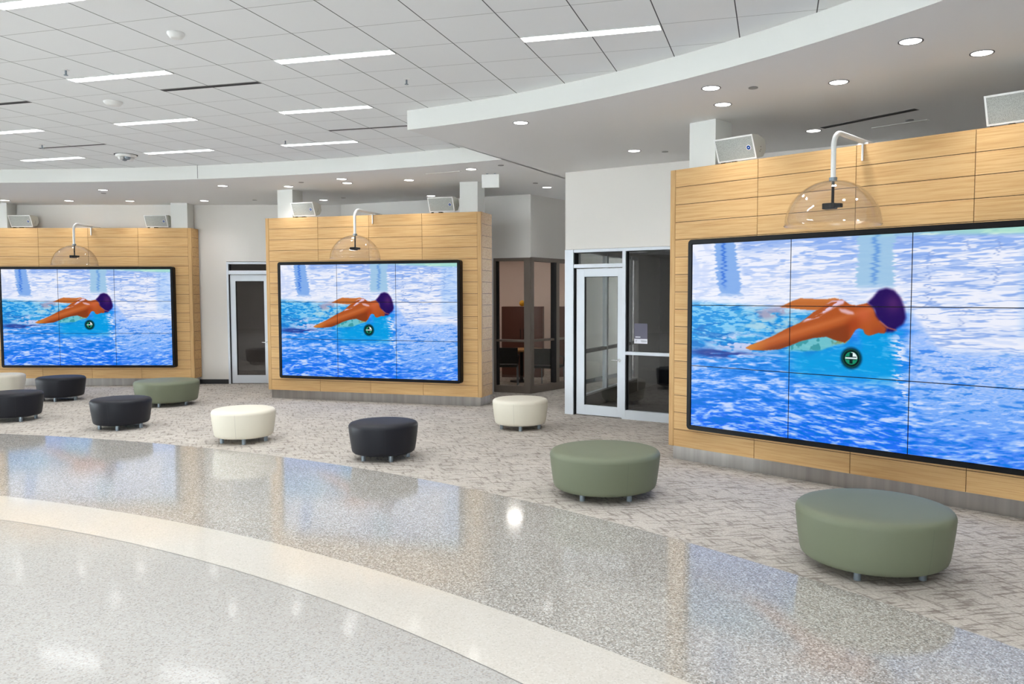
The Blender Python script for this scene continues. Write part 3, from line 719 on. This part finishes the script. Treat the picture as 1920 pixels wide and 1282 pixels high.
# ---------------------------------------------------------------- ceiling furniture
def gp(u,v): return pt(GO,GY,u*T,v*T)
fixp=None
def fixture(u,v,label,seen=True):
    global fixp
    if fixp is None:
        k=thing('linear_light','x','ceiling light'); 
        MB().box(.012,2*T-.012,.006,.122,-.006,-.0006).build('diffuser',M_fix,k)
        f=MB(); f.box(.004,2*T-.004,.0,.006,-.008,-.0004); f.box(.004,2*T-.004,.122,.130,-.008,-.0004); f.box(.004,.012,.006,.122,-.008,-.0004); f.box(2*T-.012,2*T-.004,.006,.122,-.008,-.0004); f.build('trim_frame',M_white,k)
        ld=bpy.data.lights.new('tube_light','AREA'); ld.shape='RECTANGLE'; ld.size=2*T-.04; ld.size_y=.11; ld.energy=FIX_W; ld.spread=R(130); ld.color=(.93,.968,1.0)
        lo=bpy.data.objects.new('tube_light',ld); COL.objects.link(lo); lo.parent=k; lo.location=(T,.064,-.012)
        fixp=k; o=k
    else: o=copy_tree(fixp)
    p=gp(u,v); o.location=(p[0],p[1],ZC); o.rotation_euler=(0,0,GY); o['label']=label; o['category']='ceiling light'; o['group']='linear lights in the tile ceiling'
FX={(0,1):'long linear ceiling light at top centre right, nearest the near curved bulkhead',
 (-4,1):'linear ceiling light directly above and in front of the middle one of its column, second from the right in the nearest full row',
 (-8,1):'linear ceiling light with a sprinkler head beside it, leftmost of the nearest full row',
 (-6,4):'linear ceiling light in the second row, right one, over the middle display wall',
 (-10,4):'linear ceiling light in the second row, left of centre, beyond the black slot vent',
 (-14,4):'linear ceiling light cut by the left photo edge, in the second row',
 (-8,7):'linear ceiling light nearest the bulkhead, rightmost of the farthest row',
 (-12,7):'linear ceiling light in the middle of the farthest row, right of the small dome camera',
 (-16,7):'leftmost linear ceiling light of the farthest row, left of the small dome camera',
 (-6,-2):'largest linear ceiling light, cut by the top left corner of the photo'}
FX[(-4,1)]='linear ceiling light in the nearest full row, between the other two'
def in_field(p):
    if math.dist(p,NEAR[0])<NEAR[1]-1.2: return True
    return p[0]<-2.5 and math.dist(p,FAR[0])<FAR[1]-1.2
for j in range(-9,5):
    v=1+3*j; off=0 if j%2==0 else 2
    for i in range(-14,8):
        u=4*i+off
        if (u,v) in FX: fixture(u,v,FX[(u,v)]); continue
        p=gp(u+1,v)
        # keep clear of what the photo shows as plain tile
        if not in_field(p) or p[0]<-23 or p[1]<-12.5: continue
        if v>=1 and u>-20: continue
        if v==-2 and u in (-2,2) and p[1]>4.6: continue
        fixture(u,v,'linear ceiling light outside the photo, over the lobby behind or left of the viewer')
# recessed downlights
DL=[(2.79,6.36,'biggest looking downlight, upper right, third in from the photo corner'),(3.51,6.66,'downlight closest to the right edge of the photo'),(2.65,7.55,'downlight between the biggest one and the dark slot vent'),
(1.5,7.76,'downlight just below the near bulkhead curve, nearer of a close pair'),(1.75,8.41,'downlight above the left column of the nearest display wall, farther of a close pair'),(3.12,9.72,'downlight touching the left end of the soffit slot vent'),
(-.39,9.28,'downlight under the pointed corner of the bulkhead'),(1.09,11.04,'downlight over the wall with the silver glass door'),(-.14,14.68,'downlight over the corridor mouth, before the meeting room corner'),
(-1.31,12.61,'downlight left of the white hanging box sign'),(-2.5,13.78,'downlight over the right half of the middle display wall'),(-3.62,13.65,'nearer of two close downlights over the middle display wall'),
(-3.65,14.13,'farther of two close downlights over the middle display wall'),(-4.83,14.58,'downlight just in front of the left column of the middle display wall'),(-4.78,16.59,'downlight behind the middle display wall, right of its left column'),
(-5.99,14.49,'downlight near the bulkhead edge, right of the fascia joint'),(-7.3,16.72,'downlight right of the right column of the far left display wall'),(-8.46,15.04,'downlight near the bulkhead edge over the far left display wall'),
(-11.4,16.64,'leftmost downlight at the photo edge'),(-10.12,16.72,'second downlight from the left photo edge'),(-8.87,16.76,'downlight left of the right column of the far left display wall'),(-2.45,15.91,'downlight behind the right speaker of the middle display wall')]
for (x,y) in ((4.6,4.6),(4.4,2.4),(5.6,6.0),(5.2,.5),(6.5,3.0),(4.6,-1.5),(-13.5,15.5),(-16,16.4),(-16.5,14.2),(-19,14.5),(5.8,8.6),(7.5,5.5)): DL.append((x,y,'recessed downlight outside the photo, along the soffit'))
dp=None
for x,y,lab in DL:
    if dp is None:
        k=thing('downlight','x','downlight'); MB().lathe([(.094,-.0005),(.094,-.005),(.086,-.006),(.080,-.001)],32).build('trim_ring',M_trim,k); MB().cyl((0,0),.0795,-.0035,-.0005,32).build('lens',M_down,k)
        ld=bpy.data.lights.new('spot_light','SPOT'); ld.energy=DOWN_W; ld.spot_size=R(125); ld.spot_blend=1.0; ld.shadow_soft_size=.07; ld.color=(.97,.98,1.0)
        lo=bpy.data.objects.new('spot_light',ld); COL.objects.link(lo); lo.parent=k; lo.location=(0,0,-.012); dp=k; o=k
    else: o=copy_tree(dp)
    o.location=(x,y,ZS); o['label']=lab; o['category']='downlight'; o['group']='recessed downlights in the soffit'
# flush cover plates
for x,y,lab in [(1.9,7.74,'round flush plate right of the near pair of downlights'),(-.82,12.24,'round flush plate near the back corner of the bulkhead'),(-.34,14.13,'round flush plate right of the hanging box sign'),(-4.43,14.04,'round flush plate between two downlights over the middle display wall'),(-6.2,16.59,'round flush plate over the left door wall'),(-4.27,16.22,'round flush plate behind the middle display wall'),(-8.71,15.5,'round flush plate behind a downlight over the far left display wall'),(4.02,9.14,'round flush plate behind the soffit slot vent'),(1.52,11.1,'round flush plate over the wall right of the silver door')]:
    p=MB(); p.cyl((0,0),.045,-.008,-.0005,20); tag(p.build('cover_plate',M_seam,loc=(x,y,ZS)),'small grey '+lab,'cover plate','flush cover plates in the soffit')
def slot(p0,p1,z,w_,label,parts=2):
    L=math.dist(p0,p1); k=thing('slot_vent',label,'vent',(p0[0],p0[1],z),ang(p0,p1),'dark linear slot vents')
    MB().box(0,L,-w_/2,w_/2,-.004,-.0005).build('vent_frame',M_seam,k)
    for i in range(parts):
        a=-w_/2+.006+(w_-.006)/parts*i; MB().box(.006,L-.006,a,a+(w_-.006)/parts-.008,-.006,-.004).build('slot',M_dark,k)
slot((3.17,9.56),(3.86,8.61),ZS,.10,'dark slot vent in the soffit behind the nearest display wall')
slot(gp(-7,2.06),gp(-5,2.06),ZC,.075,'black slot vent in the tile ceiling, nearest whole one')
slot(gp(-12,2.06),gp(-10,2.06),ZC,.075,'black slot vent in the tile ceiling cut by the left photo edge')
slot(gp(-6,5.88),gp(-4,5.88),ZC,.05,'slot vent in the tile ceiling ending behind the pointed bulkhead corner',1)
slot(gp(-14,5.82),gp(-12,5.82),ZC,.05,'slot vent in the tile ceiling left of the small dome camera',1)
for a,b,lab in (((-2.08,13.10),(-1.50,12.82),'faint white access panel strip left of the hanging sign'),((3.77,9.57),(4.22,9.12),'faint white access panel strip behind the soffit slot vent')):
    L=math.dist(a,b); k=tag(MB().box(0,L,-.03,.03,-.006,-.0005).build('access_strip',M_fascia,loc=(a[0],a[1],ZS),rot=(0,0,ang(a,b))),lab,'access panel')
# ceiling devices
for (u,v,lab,r) in ((-4.53,-.45,'white round smoke detector near the top left corner of the photo',.07),(-8.49,2.49,'white round ceiling speaker disc beyond the left sprinkler',.10)):
    p=gp(u,v); k=thing('smoke_detector',lab,'detector',(p[0],p[1],ZC),0,'round white ceiling devices')
    MB().lathe([(r,-.0005),(r,-.014),(r*.92,-.022)],28).build('base',M_white,k); MB().lathe([(r*.92,-.022),(r*.7,-.045),(r*.4,-.05),(.001,-.05)],28).build('cover',M_white,k)
for (u,v,lab) in ((-7.55,.58,'sprinkler head just left of the nearest row of linear lights'),(-13.52,5.47,'sprinkler head above the far left slot vent'),(-7.57,6.58,'sprinkler head at the left end of the farthest right linear light'),(-2.5,2.56,'sprinkler head in the tiles in front of the near bulkhead')):
    p=gp(u,v); k=thing('sprinkler',lab,'sprinkler',(p[0],p[1],ZC),0,'ceiling sprinkler heads')
    MB().cyl((0,0),.035,-.006,-.0005,20).build('escutcheon',M_white,k); MB().cyl((0,0),.009,-.05,-.006,10).build('stem',M_leg,k); MB().cyl((0,0),.02,-.054,-.05,14).build('deflector',M_leg,k)
p=gp(-12.65,7.13); k=thing('dome_camera','small white multi lens dome camera on the tiles between two far linear lights','camera',(p[0],p[1],ZC),0)
MB().lathe([(.15,-.0005),(.15,-.03),(.12,-.045)],28).build('housing',M_white,k)
for i in range(4):
    a=math.pi/4+i*math.pi/2; MB().lathe([(.045,-.03),(.045,-.06),(.03,-.082),(.001,-.09)],18,(.075*math.cos(a),.075*math.sin(a))).build('lens_dome',M_leg if i%2 else M_white,k)
MB().cyl((0,0),.17,-.004,-.0008,28).build('gap_ring',M_dark,k)
sx=thing('hanging_sign','blank white box sign hanging from the soffit right of the middle display wall','sign',(-1.185,13.06,3.68),R(-9))
MB().box(0,.285,0,.035,0,.215).build('sign_box',M_white,sx,bevel=.004); MB().box(.07,.10,.008,.028,.215,.2295).build('hanger',M_leg,sx); MB().box(.2,.23,.008,.028,.215,.2295).build('hanger',M_leg,sx)
# ---------------------------------------------------------------- meeting room furniture
def cabinet(x,y,A,w_,label):
    k=thing('storage_cabinet',label,'cabinet',(x,y,0),A,'dark brown cabinets in the meeting room')
    MB().box(0,w_,0,.5,0,1.68).build('carcass',M_brown,k,bevel=.004)
    for s in (0,1):
        d=MB().box(.012+s*(w_/2-.008),w_/2-.004+s*(w_/2-.008),-.018,0,.08,1.65).build('door',M_brown,k)
        hx=w_/2-.045 if s==0 else w_/2+.035
        MB().box(hx,hx+.012,-.045,-.018,.93,1.15).build('handle',M_black,d)
cabinet(-1.26,18.9,R(-3),.98,'tall dark brown two door cabinet behind the taupe glazing')
cabinet(.10,18.95,R(8),.9,'second dark brown cabinet, mostly hidden behind the silver column cover')
yb=tag(MB().lathe([(.001,0),(.035,.01),(.06,.04),(.07,.075),(.06,.11),(.035,.14),(.001,.15)],20).build('ball',M_yellow,loc=(-.78,19.1,1.68)),'small yellow ball on top of the dark brown cabinet','ball')
tb=thing('meeting_table','low oak topped table between the black chairs and the cabinets','table',(-.75,17.95,0))
MB().cyl((0,0),.5,.70,.735,36).build('tabletop',M_table,tb); MB().cyl((0,0),.04,.02,.70,16).build('pedestal',M_black,tb); MB().cyl((0,0),.26,0,.02,28).build('foot',M_black,tb)
chp=None
for (x,y,rz,lab) in ((-1.05,17.05,R(180),'black armchair with its back to the glazing, left of the taupe corner post'),(-.12,16.75,R(160),'black armchair inside the meeting room, right of the taupe corner post')):
    if chp is None:
        c=thing('armchair','x','chair')
        MB().box(-.26,.26,-.25,.25,.42,.48).build('seat',M_chair,c,bevel=.02)
        b=MB(); b.add([(-.27,.22,.5),(.27,.22,.5),(.27,.30,.84),(-.27,.30,.84),(-.27,.26,.5),(.27,.26,.5),(.27,.34,.84),(-.27,.34,.84)],[(0,1,2,3),(5,4,7,6),(1,5,6,2),(4,0,3,7),(3,2,6,7),(4,5,1,0)]); b.build('backrest',M_chair,c)
        for sx_ in (-.25,.25):
            for y0,y1 in ((-.22,-.26),(.22,.28)): MB().tube([(sx_,y0,.44),(sx_*1.04,y1,0)],.012,10).build('leg',M_leg,c)
            MB().tube([(sx_,.24,.66),(sx_*1.08,0,.67),(sx_*1.08,-.2,.64),(sx_,-.22,.46)],.013,10).build('armrest',M_chair,c)
        chp=c; o=c
    else: o=copy_tree(chp)
    o.location=(x,y,0); o.rotation_euler=(0,0,rz); o['label']=lab; o['category']='chair'; o['group']='black armchairs in the meeting room'
